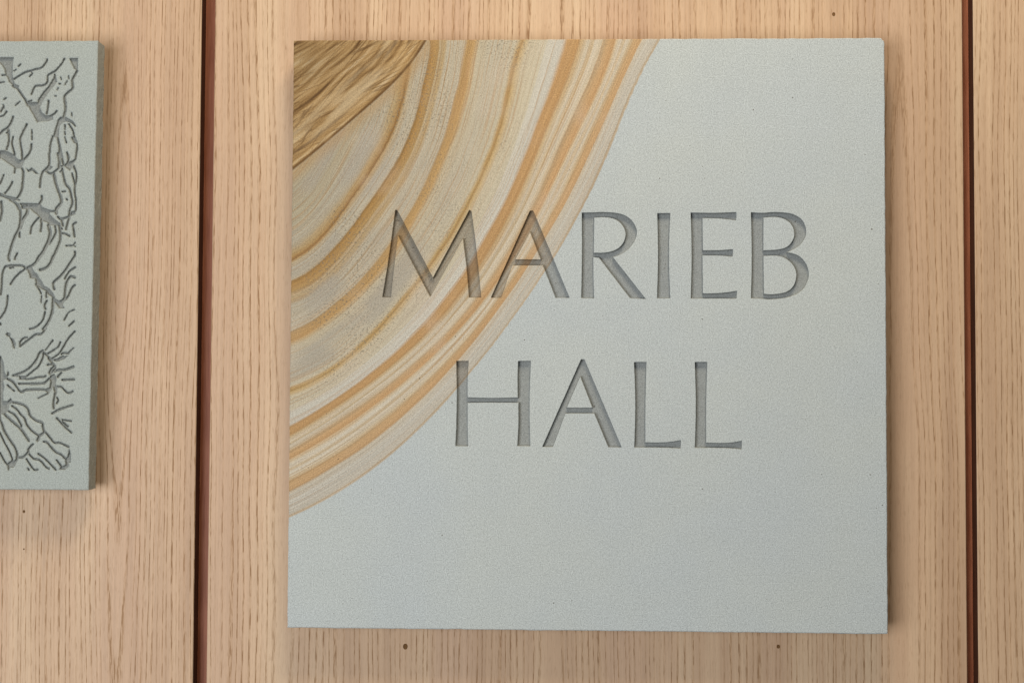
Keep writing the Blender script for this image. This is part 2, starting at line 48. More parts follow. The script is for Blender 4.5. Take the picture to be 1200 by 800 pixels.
# ------------------------------------------------------------------ node helper
def lin(r, g, b):
    f = lambda c: ((c / 255 + 0.055) / 1.055) ** 2.4 if c > 10 else c / 255 / 12.92
    return (f(r), f(g), f(b), 1)
class Mat:
    def __init__(s, name):
        s.m = bpy.data.materials.new(name); s.m.use_nodes = True; s.t = s.m.node_tree; s.b = s.t.nodes["Principled BSDF"]
    def n(s, typ, **kw):
        n = s.t.nodes.new(typ)
        for k, v in kw.items(): setattr(n, k, v)
        return n
    def put(s, sock, v):
        if isinstance(v, bpy.types.NodeSocket): s.t.links.new(v, sock)
        elif v is not None: sock.default_value = v
    def op(s, o, a, b=None, c=None, clamp=False):
        n = s.n('ShaderNodeMath', operation=o, use_clamp=clamp); s.put(n.inputs[0], a); s.put(n.inputs[1], b); s.put(n.inputs[2], c)
        return n.outputs[0]
    def add(s, a, b): return s.op('ADD', a, b)
    def sub(s, a, b): return s.op('SUBTRACT', a, b)
    def mul(s, a, b): return s.op('MULTIPLY', a, b)
    def rng(s, v, a, b, c=0.0, d=1.0, smooth=True):
        n = s.n('ShaderNodeMapRange', interpolation_type='SMOOTHSTEP' if smooth else 'LINEAR')
        for i, q in enumerate((v, a, b, c, d)): s.put(n.inputs[i], q)
        return n.outputs[0]
    def vec(s, x, y, z):
        n = s.n('ShaderNodeCombineXYZ'); s.put(n.inputs[0], x); s.put(n.inputs[1], y); s.put(n.inputs[2], z); return n.outputs[0]
    def noise(s, v, scale, detail=2.0, rough=0.5, dist=0.0):
        n = s.n('ShaderNodeTexNoise'); s.put(n.inputs['Vector'], v); n.inputs['Scale'].default_value = scale
        n.inputs['Detail'].default_value = detail; n.inputs['Roughness'].default_value = rough; n.inputs['Distortion'].default_value = dist
        return n.outputs[0]
    def mix(s, f, a, b, mode='MIX'):
        n = s.n('ShaderNodeMix', data_type='RGBA', blend_type=mode, clamp_factor=True)
        s.put(n.inputs[0], f); s.put(n.inputs[6], a); s.put(n.inputs[7], b); return n.outputs[2]
    def scale(s, col, f):
        return s.mix(1.0, col, s.vec(f, f, f), 'MULTIPLY')
    def ramp(s, f, stops):
        n = s.n('ShaderNodeValToRGB'); e = n.color_ramp.elements
        e[0].position, e[0].color = stops[0]; e[1].position, e[1].color = stops[-1]
        for p, c in stops[1:-1]:
            q = e.new(p); q.color = c
        s.put(n.inputs[0], f); return n.outputs[0]
    def attr(s, name):
        return s.n('ShaderNodeAttribute', attribute_name=name).outputs['Fac']
    def obj(s):
        o = s.n('ShaderNodeTexCoord').outputs['Object']; x = s.n('ShaderNodeSeparateXYZ'); s.put(x.inputs[0], o)
        return o, x.outputs[0], x.outputs[1], x.outputs[2]
    def bump(s, h, strength, dist):
        n = s.n('ShaderNodeBump'); n.inputs['Strength'].default_value = strength; n.inputs['Distance'].default_value = dist
        s.put(n.inputs['Height'], h); s.put(s.b.inputs['Normal'], n.outputs[0])
    def done(s, col, rough=0.8, spec=0.3):
        s.put(s.b.inputs['Base Color'], col); s.put(s.b.inputs['Roughness'], rough); s.b.inputs['Specular IOR Level'].default_value = spec
        return s.m

# ------------------------------------------------------------------ materials
STONE = (170, 176, 176)
def stone_material(name, banded, cut_tone=1.0, tint=STONE):
    M = Mat(name); o, x, y, z = M.obj()
    base = M.mix(M.rng(M.noise(o, 7, 3), 0.3, 0.7), lin(*tint), lin(tint[0] + 2, tint[1] + 1, tint[2] - 2))
    base = M.scale(base, M.add(0.965, M.mul(M.noise(o, 13, 4, 0.62), 0.07)))
    if banded:
        u0, t, k = M.attr("band_u"), M.attr("band_t"), M.attr("streak")
        u = M.add(u0, M.mul(M.sub(M.noise(M.vec(M.mul(u0, 2.2), M.mul(t, 4.0), 0), 1.0, 2), 0.5), 0.11))
        u = M.add(u, M.mul(M.sub(M.noise(M.vec(M.mul(u0, 9.0), M.mul(t, 14.0), 3), 1.0, 2), 0.5), 0.025))
        A = [(-1.0, (166, 158, 138)), (-.4, (172, 166, 150)), (-.17, (174, 152, 114)), (-.04, (166, 134, 90)), (.03, (134, 100, 60)), (.09, (172, 144, 104)),
             (.2, (178, 166, 142)), (.4, (176, 170, 154)), (.82, (178, 171, 154)), (.91, (148, 116, 70)), (1.02, (170, 134, 84)), (1.16, (172, 142, 96)),
             (1.22, (182, 166, 138)), (1.33, (174, 150, 112)), (1.42, (180, 172, 154)), (1.86, (180, 172, 155)), (1.92, (176, 144, 100)), (2.07, (186, 152, 104)), (2.2, (184, 174, 152)),
             (2.5, (182, 175, 158)), (2.88, (186, 178, 158)), (2.95, (184, 156, 108)), (2.99, (166, 136, 92)), (3.03, (192, 166, 122)), (3.16, (190, 180, 158)), (3.5, (192, 185, 166))]
        B = [(3.5, (192, 185, 166)), (3.82, (190, 185, 170)), (3.90, (190, 142, 84)), (4.02, (196, 148, 88)), (4.13, (186, 138, 80)), (4.22, (194, 164, 116)), (4.38, (197, 182, 154)),
             (4.5, (188, 162, 120)), (4.56, (200, 186, 160)), (4.7, (196, 178, 146)), (4.8, (184, 150, 104)), (4.9, (200, 156, 102)), (5.07, (196, 148, 92)), (5.16, (200, 178, 140)),
             (5.3, (198, 188, 166)), (5.42, (192, 166, 126)), (5.5, (200, 188, 164)), (5.66, (196, 174, 136)), (5.76, (190, 152, 102)), (5.92, (202, 158, 104)), (6.06, (192, 148, 96)), (6.13, (190, 178, 154)),
             (6.5, (186, 181, 166)), (6.90, (184, 176, 158)), (6.965, (182, 160, 128)), (7.02, (184, 168, 142)), (7.1, STONE)]
        mute = lambda c: tuple(sum(c) / 3 + 0.84 * (v - sum(c) / 3) - 14 + w for v, w in zip(c, (3, 0, -5)))
        mute2 = lambda c: tuple(sum(c) / 3 + 0.70 * (v - sum(c) / 3) - 9 + w for v, w in zip(c, (1, 0, -1)))
        A = [(q, mute(c)) for q, c in A]; B = [(q, mute2(c)) for q, c in B[:-1]] + [B[-1]]
        ca = M.ramp(M.op('DIVIDE', M.add(u, 1.0), 4.5), [((q + 1) / 4.5, lin(*c)) for q, c in A])
        cb = M.ramp(M.op('DIVIDE', M.sub(u, 3.5), 3.6), [((q - 3.5) / 3.6, lin(*c)) for q, c in B])
        band = M.mix(M.op('GREATER_THAN', u, 3.5), ca, cb)
        # fine bedding lines that follow the bands
        st = M.noise(M.vec(M.mul(u, 17.0), M.mul(t, 1.6), 0), 1.0, 3, 0.62)
        amt = M.add(M.rng(u, 3.6, 4.4, 0.30, 0.9), M.rng(u, 0.9, 1.9, 0.5, 0.0))
        band = M.scale(band, M.add(1.0, M.mul(M.mul(M.sub(st, 0.5), 0.85), amt)))
        st2 = M.noise(M.vec(M.mul(u, 34.0), M.mul(t, 1.6), 9), 1.0, 1)
        band = M.mix(M.mul(M.rng(st2, 0.54, 0.64), 0.46), band, lin(158, 124, 86))
        # iron spots: pinkish and grey patches in the pale beds
        band = M.mix(M.mul(M.rng(M.noise(o, 16, 3), 0.5, 0.75), 0.30), band, lin(184, 170, 154))
        # thin brown laminae inside the inner bands
        st3 = M.noise(M.vec(M.mul(u, 26.0), M.mul(t, 1.2), 21), 1.0, 2)
        band = M.mix(M.mul(M.mul(M.rng(st3, 0.55, 0.66), M.rng(u, 1.8, 2.8, 1.0, 0.15)), 0.62), band, lin(138, 108, 68))
        # dark sand scattered through the greyer beds
        sand = M.mul(M.rng(M.noise(o, 480, 2), 0.54, 0.66), M.mul(M.rng(M.noise(o, 11, 2), 0.44, 0.58), M.rng(u, 3.0, 3.7, 1.0, 0.15)))
        band = M.mix(M.mul(sand, 0.72), band, lin(112, 104, 90))
        grey = M.mul(M.mul(M.rng(t, 0.55, 1.0), M.rng(u, 2.9, 3.6, 1.0, 0.0)), M.mul(M.rng(M.noise(o, 14, 3), 0.38, 0.62), M.rng(M.op('ABSOLUTE', M.sub(M.op('FRACT', M.add(u, 0.46)), 0.5)), 0.16, 0.34)))
        band = M.mix(M.mul(grey, 0.6), band, lin(148, 142, 131))
        inb = M.rng(u, 7.01, 7.06, 1.0, 0.0)
        base = M.mix(inb, base, band)
        # the brown, streaky corner behind the dark vein
        kk = M.add(k, M.mul(M.sub(M.noise(M.vec(M.mul(k, 1.5), M.mul(t, 1.1), 5), 1.0, 0), 0.5), M.rng(k, 0.5, 1.0, 0.13, 0.015)))
        s1 = M.noise(M.vec(M.mul(kk, 13.0), M.mul(t, 0.8), 0), 1.0, 1, 0.5)
        s2 = M.noise(M.vec(M.mul(kk, 38.0), M.add(M.mul(t, 1.5), M.mul(k, 3.0)), 2), 1.0, 0)
        d1 = M.add(M.mul(x, 0.66), M.mul(z, -0.75)); d2 = M.add(M.mul(x, 0.75), M.mul(z, 0.66))           # straight streaks across the bedding
        s3 = M.noise(M.vec(M.mul(d1, 280.0), M.mul(d2, 5.0), 4), 1.0, 1, 0.5)
        s4 = M.noise(M.vec(M.mul(M.add(M.mul(x, 0.5), M.mul(z, -0.87)), 520.0), M.mul(M.add(M.mul(x, 0.87), M.mul(z, 0.5)), 9.0), 7), 1.0, 0)
        corner = M.ramp(M.add(M.add(M.mul(s1, 0.36), M.mul(s2, 0.34)), M.add(M.mul(s3, 0.17), M.mul(s4, 0.13))), [(0.34, lin(88, 64, 38)), (0.42, lin(124, 96, 60)), (0.49, lin(146, 117, 77)), (0.57, lin(160, 133, 94)), (0.68, lin(178, 156, 122))])
        corner = M.scale(corner, M.add(M.rng(k, 0.35, 0.95, 0.86, 1.06), M.mul(M.sub(M.noise(o, 26, 2), 0.5), 0.5)))
        def hairs(ax, az, f, g, w, seed):                                            # thin dark hairlines running one way
            a = M.add(M.mul(x, ax), M.mul(z, az)); b = M.add(M.mul(x, -az), M.mul(z, ax))
            q = M.noise(M.vec(M.mul(a, f), M.mul(b, g), seed), 1.0, 1)
            return M.mul(M.rng(M.op('ABSOLUTE', M.sub(q, 0.5)), w * 0.3, w, 1.0, 0.0), M.rng(M.noise(M.vec(M.mul(a, 60.0), M.mul(b, 30.0), seed), 1.0, 1), 0.42, 0.58))
        hl = M.op('MAXIMUM', hairs(0.64, -0.77, 190.0, 5.0, 0.020, 3), M.op('MAXIMUM', hairs(0.42, -0.91, 150.0, 6.0, 0.018, 13), hairs(0.80, -0.60, 150.0, 6.0, 0.018, 23)))
        corner = M.mix(M.mul(hl, 0.62), corner, lin(84, 58, 30))
        corner = M.mix(M.mul(M.mul(M.rng(k, 0.62, 0.78), M.rng(k, 0.86, 0.94, 1.0, 0.0)), M.rng(M.noise(M.vec(M.mul(k, 9.0), M.mul(t, 1.5), 1), 1.0, 2), 0.40, 0.62, 0.0, 0.55)), corner, lin(184, 166, 134))
        corner = M.mix(M.mul(M.rng(k, 0.968, 0.990), M.rng(M.noise(M.vec(M.mul(t, 9.0), 0, 0), 1.0, 2), 0.25, 0.6, 0.55, 0.95)), corner, lin(92, 66, 38))
        base = M.mix(M.rng(k, 0.994, 1.010, 1.0, 0.0), base, corner)
        base = M.mix(M.mul(M.mul(M.rng(k, 0.99, 1.02), M.rng(k, 1.02, 1.14, 1.0, 0.0)), 0.55), base, lin(158, 128, 88))
    # sand grain
    g1 = M.noise(o, 900, 2, 0.6); g2 = M.noise(o, 330, 2, 0.6); g3 = M.noise(o, 60, 2, 0.5)
    f = M.add(M.add(M.mul(M.sub(g1, 0.5), 1.35), M.mul(M.sub(g2, 0.5), 0.28)), M.add(M.mul(M.sub(g3, 0.5), 0.06), 1.0))
    if cut_tone < 1: base = M.mix(M.add(0.06, M.mul(M.noise(o, 75, 3), 0.26)), base, lin(150, 148, 143))  # cut floors pulled towards grey, then darkened below
    col = M.scale(base, M.mul(f, cut_tone))
    pit = M.rng(M.noise(o, 330, 0), 0.835, 0.87)
    col = M.mix(M.mul(pit, 0.7), col, lin(70, 60, 48))
    M.bump(M.add(M.mul(g1, 0.5), M.mul(g2, 0.8)), 0.35 if cut_tone == 1 else 0.8, 0.0006)
    return M.done(col, 0.88, 0.2)

def oak_material(name, leaves, seed):
    """plain-sawn oak: distance to a tilted pith gives the growth rings, pores sit in the early wood.
    leaves: (x where the leaf starts, pith x, pith depth, depth change per metre, ring width)"""
    M = Mat(name); o, x, y, z = M.obj()
    def pick(i):
        v = leaves[0][i]
        for lf in leaves[1:]:
            v = M.add(M.mul(M.op('GREATER_THAN', x, lf[0]), M.sub(lf[i], v) if not isinstance(v, float) else lf[i] - v), v)
        return v
    x0, d0, kz, ring = pick(1), pick(2), pick(3), pick(4)
    lo = M.noise(M.vec(M.mul(x, 5.0), seed, M.mul(z, 1.6)), 1.0, 2)
    hi = M.noise(M.vec(M.mul(x, 26.0), seed + 4, M.mul(z, 7.0)), 1.0, 2)
    warp = M.add(M.mul(M.sub(lo, 0.5), 0.024), M.mul(M.sub(hi, 0.5), 0.0036))
    xx = M.add(M.sub(x, x0), warp)
    dd = M.add(d0, M.add(M.mul(z, kz), M.mul(M.sub(M.noise(M.vec(M.mul(x, 3.0), seed + 8, M.mul(z, 4.0)), 1.0, 1), 0.5), 0.012)))
    r = M.op('SQRT', M.add(M.mul(xx, xx), M.mul(dd, dd)))
    rr = M.op('DIVIDE', r, ring); rr = M.add(rr, M.mul(M.sub(M.noise(M.vec(M.mul(rr, 0.43), seed + 11, M.mul(z, 0.8)), 1.0, 1), 0.5), 2.2))   # uneven ring widths
    ph = M.op('FRACT', rr); rid = M.op('FLOOR', rr)
    rv = M.noise(M.vec(M.mul(rid, 3.7), seed, 0), 1.0, 0)                      # each ring its own strength
    early = M.mul(M.rng(ph, 0.0, 0.10), M.rng(ph, 0.16, 0.42, 1.0, 0.0))
    pore = M.rng(M.noise(M.vec(M.mul(x, 820.0), seed, M.mul(z, 62.0)), 1.0, 2, 0.6), 0.45, 0.60)
    pore2 = M.rng(M.noise(M.vec(M.mul(x, 1500.0), seed + 2, M.mul(z, 80.0)), 1.0, 1, 0.5), 0.58, 0.70)
    fibre = M.noise(M.vec(M.mul(x, 1100.0), seed + 6, M.mul(z, 14.0)), 1.0, 2, 0.6)
    tone = M.noise(M.vec(M.mul(x, 26.0), seed + 1, M.mul(z, 1.3)), 1.0, 4, 0.62)
    col = M.ramp(tone, [(0.30, lin(173, 142, 114)), (0.5, lin(188, 158, 128)), (0.7, lin(200, 173, 142))])
    pink = M.rng(M.noise(M.vec(M.mul(x, 11.0), seed + 3, M.mul(z, 0.5)), 1.0, 2), 0.46, 0.66)
    col = M.mix(M.mul(pink, 0.35), col, lin(184, 152, 128))
    col = M.mix(M.mul(early, M.rng(rv, 0.3, 0.7, 0.15, 0.42)), col, lin(166, 131, 94))
    dash = M.mul(M.mul(early, pore), M.rng(rv, 0.25, 0.65, 0.20, 1.0))
    col = M.mix(M.mul(dash, 0.88), col, lin(132, 98, 65))
    col = M.mix(M.mul(pore2, 0.22), col, lin(140, 106, 74))
    fine = M.noise(M.vec(M.mul(x, 430.0), seed + 7, M.mul(z, 6.0)), 1.0, 2, 0.6)
    fleck = M.mul(M.rng(M.noise(M.vec(M.mul(x, 820.0), seed + 9, M.mul(z, 85.0)), 1.0, 2, 0.5), 0.57, 0.70), M.rng(ph, 0.0, 0.8, 1.0, 0.4))
    col = M.mix(M.mul(fleck, 0.46), col, lin(138, 104, 72))
    col = M.scale(col, M.add(0.775, M.add(M.mul(fibre, 0.14), M.mul(fine, 0.30))))
    h = M.sub(M.mul(fibre, 0.15), M.add(M.mul(dash, 0.8), M.mul(pore2, 0.2)))
    M.bump(h, 0.35, 0.0004)
    return M.done(col, M.add(0.52, M.mul(dash, 0.25)), 0.28)

def simple_wood(name, c1, c2, rough):
    M = Mat(name); o, x, y, z = M.obj()
    n = M.noise(M.vec(M.mul(x, 420.0), M.mul(y, 420.0), M.mul(z, 22.0)), 1.0, 3, 0.6)
    n2 = M.noise(o, 18, 2)
    col = M.mix(M.rng(M.add(M.mul(n, 0.7), M.mul(n2, 0.3)), 0.35, 0.65), lin(*c1), lin(*c2))
    M.bump(n, 0.3, 0.0005)
    return M.done(col, rough, 0.25)

M_SIGN = stone_material("banded_sandstone", True)
M_CUT = stone_material("banded_sandstone_cut", True, LETTER_TONE)
M_LEFT = stone_material("grey_green_sandstone", False, 1.0, (153, 159, 155))
M_LEFTCUT = stone_material("grey_green_sandstone_cut", False, 0.66, (152, 157, 153))  # gouge floors darker than the uncut face
M_STRIP = simple_wood("mahogany_strip", (140, 80, 54), (164, 102, 74), 0.5)
M_EDGE = simple_wood("dark_wood", (62, 34, 20), (84, 48, 30), 0.7)  # panel sides a much darker brown than the oak faces
M_HOLE = simple_wood("hole_filler", (92, 64, 34), (112, 80, 44), 0.8)
M_STEEL = Mat("dull_steel").done((0.35, 0.35, 0.36, 1), 0.45, 0.5)

# ------------------------------------------------------------------ objects
def mesh_obj(name, verts, faces, mats, parent=None, loc=None, midx=None, attrs=None):
    me = bpy.data.meshes.new(name); me.from_pydata([tuple(v) for v in verts], [], faces)
    for m in mats: me.materials.append(m)
    if midx is not None: me.polygons.foreach_set("material_index", midx)
    for k, v in (attrs or {}).items():
        me.attributes.new(k, 'FLOAT', 'POINT').data.foreach_set("value", np.asarray(v, dtype=np.float32))
    me.update(); o = bpy.data.objects.new(name, me); COL.objects.link(o)
    if parent: o.parent = parent
    if loc: o.location = loc
    return o
def bevel_box(x0, x1, y0, y1, z0, z1, b, edge_mat=False):
    """box with its front (y0) edges bevelled; returns verts, faces, material index (1 = the side edges)"""
    V = [(x0 + b, y0, z0 + b), (x1 - b, y0, z0 + b), (x1 - b, y0, z1 - b), (x0 + b, y0, z1 - b),
         (x0, y0 + b, z0), (x1, y0 + b, z0), (x1, y0 + b, z1), (x0, y0 + b, z1),
         (x0, y1, z0), (x1, y1, z0), (x1, y1, z1), (x0, y1, z1)]
    F = [(0, 1, 2, 3)]; I = [0]
    for i in range(4):
        j = (i + 1) % 4; F.append((i, i + 4, j + 4, j)); I.append(0)
        F.append((i + 4, i + 8, j + 8, j + 4)); I.append(1 if edge_mat else 0)
    F.append((8, 11, 10, 9)); I.append(0)
    return V, F, I

# --- wall: three oak panels, mahogany strips sunk in the joints
wall = bpy.data.objects.new("wall", None); COL.objects.link(wall); wall.location = (0, 0, -0.9); wall["kind"] = "structure"
ZB, ZT = 0.0, 1.9
TH = 0.018
def panel(xa, xb, leaves, seed, holes):
    cx = (xa + xb) / 2
    m = oak_material("oak_veneer", [(lf[0] - cx, lf[1] - cx) + tuple(lf[2:]) for lf in leaves], seed)
    V, F, I = bevel_box(xa - cx, xb - cx, 0, TH, ZB - 0.9, ZT - 0.9, 0.0007, True)
    p = mesh_obj("wood_panel", V, F, [m, M_EDGE], wall, (cx, 0, 0.9), I)
    for hx, hz, r in holes:                                   # filled nail holes, slightly dished
        n = 10; vs = [(0, -0.0001, 0)] + [(r * math.cos(a) * 0.8, -0.0003, r * math.sin(a)) for a in [2 * math.pi * i / n for i in range(n)]]
        vs += [(v[0] * 1.12, 0.0004, v[2] * 1.12) for v in vs[1:n + 1]]
        fs = [(0, 1 + (i + 1) % n, 1 + i) for i in range(n)] + [(1 + i, 1 + (i + 1) % n, n + 1 + (i + 1) % n, n + 1 + i) for i in range(n)]
        mesh_obj("nail_hole", vs, fs, [M_HOLE], p, (hx - cx, 0, hz))
    return p
# leaf: (from x, pith x, pith depth, depth change per m, ring width)
panel(-1.15, -0.4049, [(-9, -0.488, 0.007, -0.046, 0.0048)], 1.3, [(-0.5851, -0.1869, 0.0016), (-0.5844, -0.2259, 0.0009)])
panel(-0.3906, 0.3879, [(-9., -0.312, 0.016, -0.010, 0.0060), (-0.115, -0.04, 0.020, 0.02, 0.0052), (0.085, 0.130, 0.018, -0.02, 0.0054), (0.255, 0.322, 0.016, 0.012, 0.0056)], 5.1,
      [(-0.1845, -0.3222, 0.0030), (0.1972, -0.3180, 0.0020), (0.2561, 0.3324, 0.0020)])
panel(0.3990, 0.98, [(-9, 0.62, 0.02, 0.03, 0.0054)], 9.7, [])
for xa, xb in ((-0.4079, -0.3876), (0.3849, 0.4020)):
    V, F, I = bevel_box(xa, xb, TH + 0.0004, TH + 0.012, ZB + 0.001 - 0.9, ZT - 0.001 - 0.9, 0.0003)
    mesh_obj("backing_strip", V, F, [M_STRIP], wall, (0, 0, 0.9))
V, F, I = bevel_box(-1.149, 0.979, TH + 0.014, TH + 0.03, ZB + 0.002, ZT - 0.002, 0.0005)
mesh_obj("backing_board", V, F, [M_EDGE], wall)

# ------------------------------------------------------------------ carving: signed distance field -> contours -> one triangulated relief
def seg_dist(PX, PZ, a, b):
    dx, dz = b[0] - a[0], b[1] - a[1]; L2 = dx * dx + dz * dz + 1e-12
    t = np.clip(((PX - a[0]) * dx + (PZ - a[1]) * dz) / L2, 0, 1)
    return np.hypot(PX - a[0] - t * dx, PZ - a[1] - t * dz)
def poly_sdf(PX, PZ, loops):
    d = np.full(PX.shape, 1e9); ins = np.zeros(PX.shape, bool)
    for lp in loops:
        for i in range(len(lp)):
            a, b = lp[i], lp[(i + 1) % len(lp)]
            d = np.minimum(d, seg_dist(PX, PZ, a, b))
            c = (a[1] > PZ) != (b[1] > PZ)
            with np.errstate(divide='ignore', invalid='ignore'):
                ins ^= c & (PX < (b[0] - a[0]) * (PZ - a[1]) / (b[1] - a[1] + 1e-15) + a[0])
    return np.where(ins, -d, d)
def spline(lp, step=1.2):
    """closed loop with corner points and smooth points -> dense polyline"""
    n = len(lp); out = []
    for i in range(n):
        p1, p2 = lp[i], lp[(i + 1) % n]
        s1, s2 = len(p1) > 2, len(p2) > 2
        if not (s1 or s2): out.append(p1[:2]); continue
        p0, p3 = lp[i - 1], lp[(i + 2) % n]
        m1 = ((p2[0] - p0[0]) / 2, (p2[1] - p0[1]) / 2) if s1 else (p2[0] - p1[0], p2[1] - p1[1])
        m2 = ((p3[0] - p1[0]) / 2, (p3[1] - p1[1]) / 2) if s2 else (p2[0] - p1[0], p2[1] - p1[1])
        if not s1: m1 = (2 * (p2[0] - p1[0]) - m2[0], 2 * (p2[1] - p1[1]) - m2[1]); m1 = (m1[0] * .5 + (p2[0] - p1[0]) * .5, m1[1] * .5 + (p2[1] - p1[1]) * .5)
        if not s2: m2 = (2 * (p2[0] - p1[0]) - m1[0], 2 * (p2[1] - p1[1]) - m1[1]); m2 = (m2[0] * .5 + (p2[0] - p1[0]) * .5, m2[1] * .5 + (p2[1] - p1[1]) * .5)
        k = max(2, int(math.hypot(p2[0] - p1[0], p2[1] - p1[1]) / step))
        for j in range(k):
            t = j / k; a, b, c, d = 2*t**3-3*t*t+1, t**3-2*t*t+t, -2*t**3+3*t*t, t**3-t*t
            out.append((a*p1[0]+b*m1[0]+c*p2[0]+d*m2[0], a*p1[1]+b*m1[1]+c*p2[1]+d*m2[1]))
    return out
def curve(pts, k=4):
    """open polyline through points, Catmull-Rom"""
    P = [np.array(p, float) for p in pts]
    if len(P) < 3: return P
    P = [2 * P[0] - P[1]] + P + [2 * P[-1] - P[-2]]; out = []
    for i in range(1, len(P) - 2):
        for j in range(k):
            t = j / k
            out.append(0.5 * (2*P[i] + (P[i+1]-P[i-1])*t + (2*P[i-1]-5*P[i]+4*P[i+1]-P[i+2])*t*t + (3*P[i]-P[i-1]-3*P[i+1]+P[i+2])*t**3))
    out.append(P[-2]); return out
def smooth_noise(shape, cell):
    h, w = shape; g = rng.random((h // cell + 3, w // cell + 3))
    yi = np.arange(h) / cell; xi = np.arange(w) / cell
    y0 = yi.astype(int); x0 = xi.astype(int); fy = (yi - y0)[:, None]; fx = (xi - x0)[None, :]
    fy = fy*fy*(3-2*fy); fx = fx*fx*(3-2*fx)
    return ((g[y0][:, x0]*(1-fx) + g[y0][:, x0+1]*fx)*(1-fy) + (g[y0+1][:, x0]*(1-fx) + g[y0+1][:, x0+1]*fx)*fy) - 0.5
def contours(S, xs, zs, level, step):
    """closed loops where the field S[z, x] crosses level"""
    A = S - level; A = np.where(np.abs(A) < 1e-6, 1e-6, A); neg = A < 0
    q = neg[:-1, :-1].astype(int) + 2*neg[:-1, 1:] + 4*neg[1:, 1:] + 8*neg[1:, :-1]
    jj, ii = np.nonzero((q > 0) & (q < 15)); nxt = {}
    TAB = {1: [(3, 0)], 2: [(0, 1)], 3: [(3, 1)], 4: [(1, 2)], 5: [(3, 0), (1, 2)], 6: [(0, 2)], 7: [(3, 2)], 8: [(2, 3)], 9: [(2, 0)], 10: [(0, 1), (2, 3)], 11: [(2, 1)], 12: [(1, 3)], 13: [(1, 0)], 14: [(0, 3)]}
    def key(j, i, e): return (0, j, i) if e == 0 else (1, j, i + 1) if e == 1 else (0, j + 1, i) if e == 2 else (1, j, i)
    for j, i in zip(jj.tolist(), ii.tolist()):
        for a, b in TAB[int(q[j, i])]: nxt[key(j, i, a)] = key(j, i, b)
    def pos(k):
        h, j, i = k
        if h == 0: a, b = A[j, i], A[j, i+1]; t = a/(a-b); return (xs[i] + t*(xs[i+1]-xs[i]), zs[j])
        a, b = A[j, i], A[j+1, i]; t = a/(a-b); return (xs[i], zs[j] + t*(zs[j+1]-zs[j]))
    loops = []
    while nxt:
        k0, k = nxt.popitem(); lp = [k0]
        while k != k0 and k in nxt: lp.append(k); k = nxt.pop(k)
        P = [pos(q_) for q_ in lp]
        out = [P[0]]                                     # thin the loop: drop points that lie on a straight run
        for a in range(1, len(P) - 1):
            p, c, n = out[-1], P[a], P[a+1]
            L = math.hypot(n[0]-p[0], n[1]-p[1])
            dev = abs((n[0]-p[0])*(c[1]-p[1]) - (n[1]-p[1])*(c[0]-p[0])) / (L + 1e-9)
            if dev > 0.022 or L > step: out.append(c)
        if len(out) >= 4: loops.append(out)
    return loops

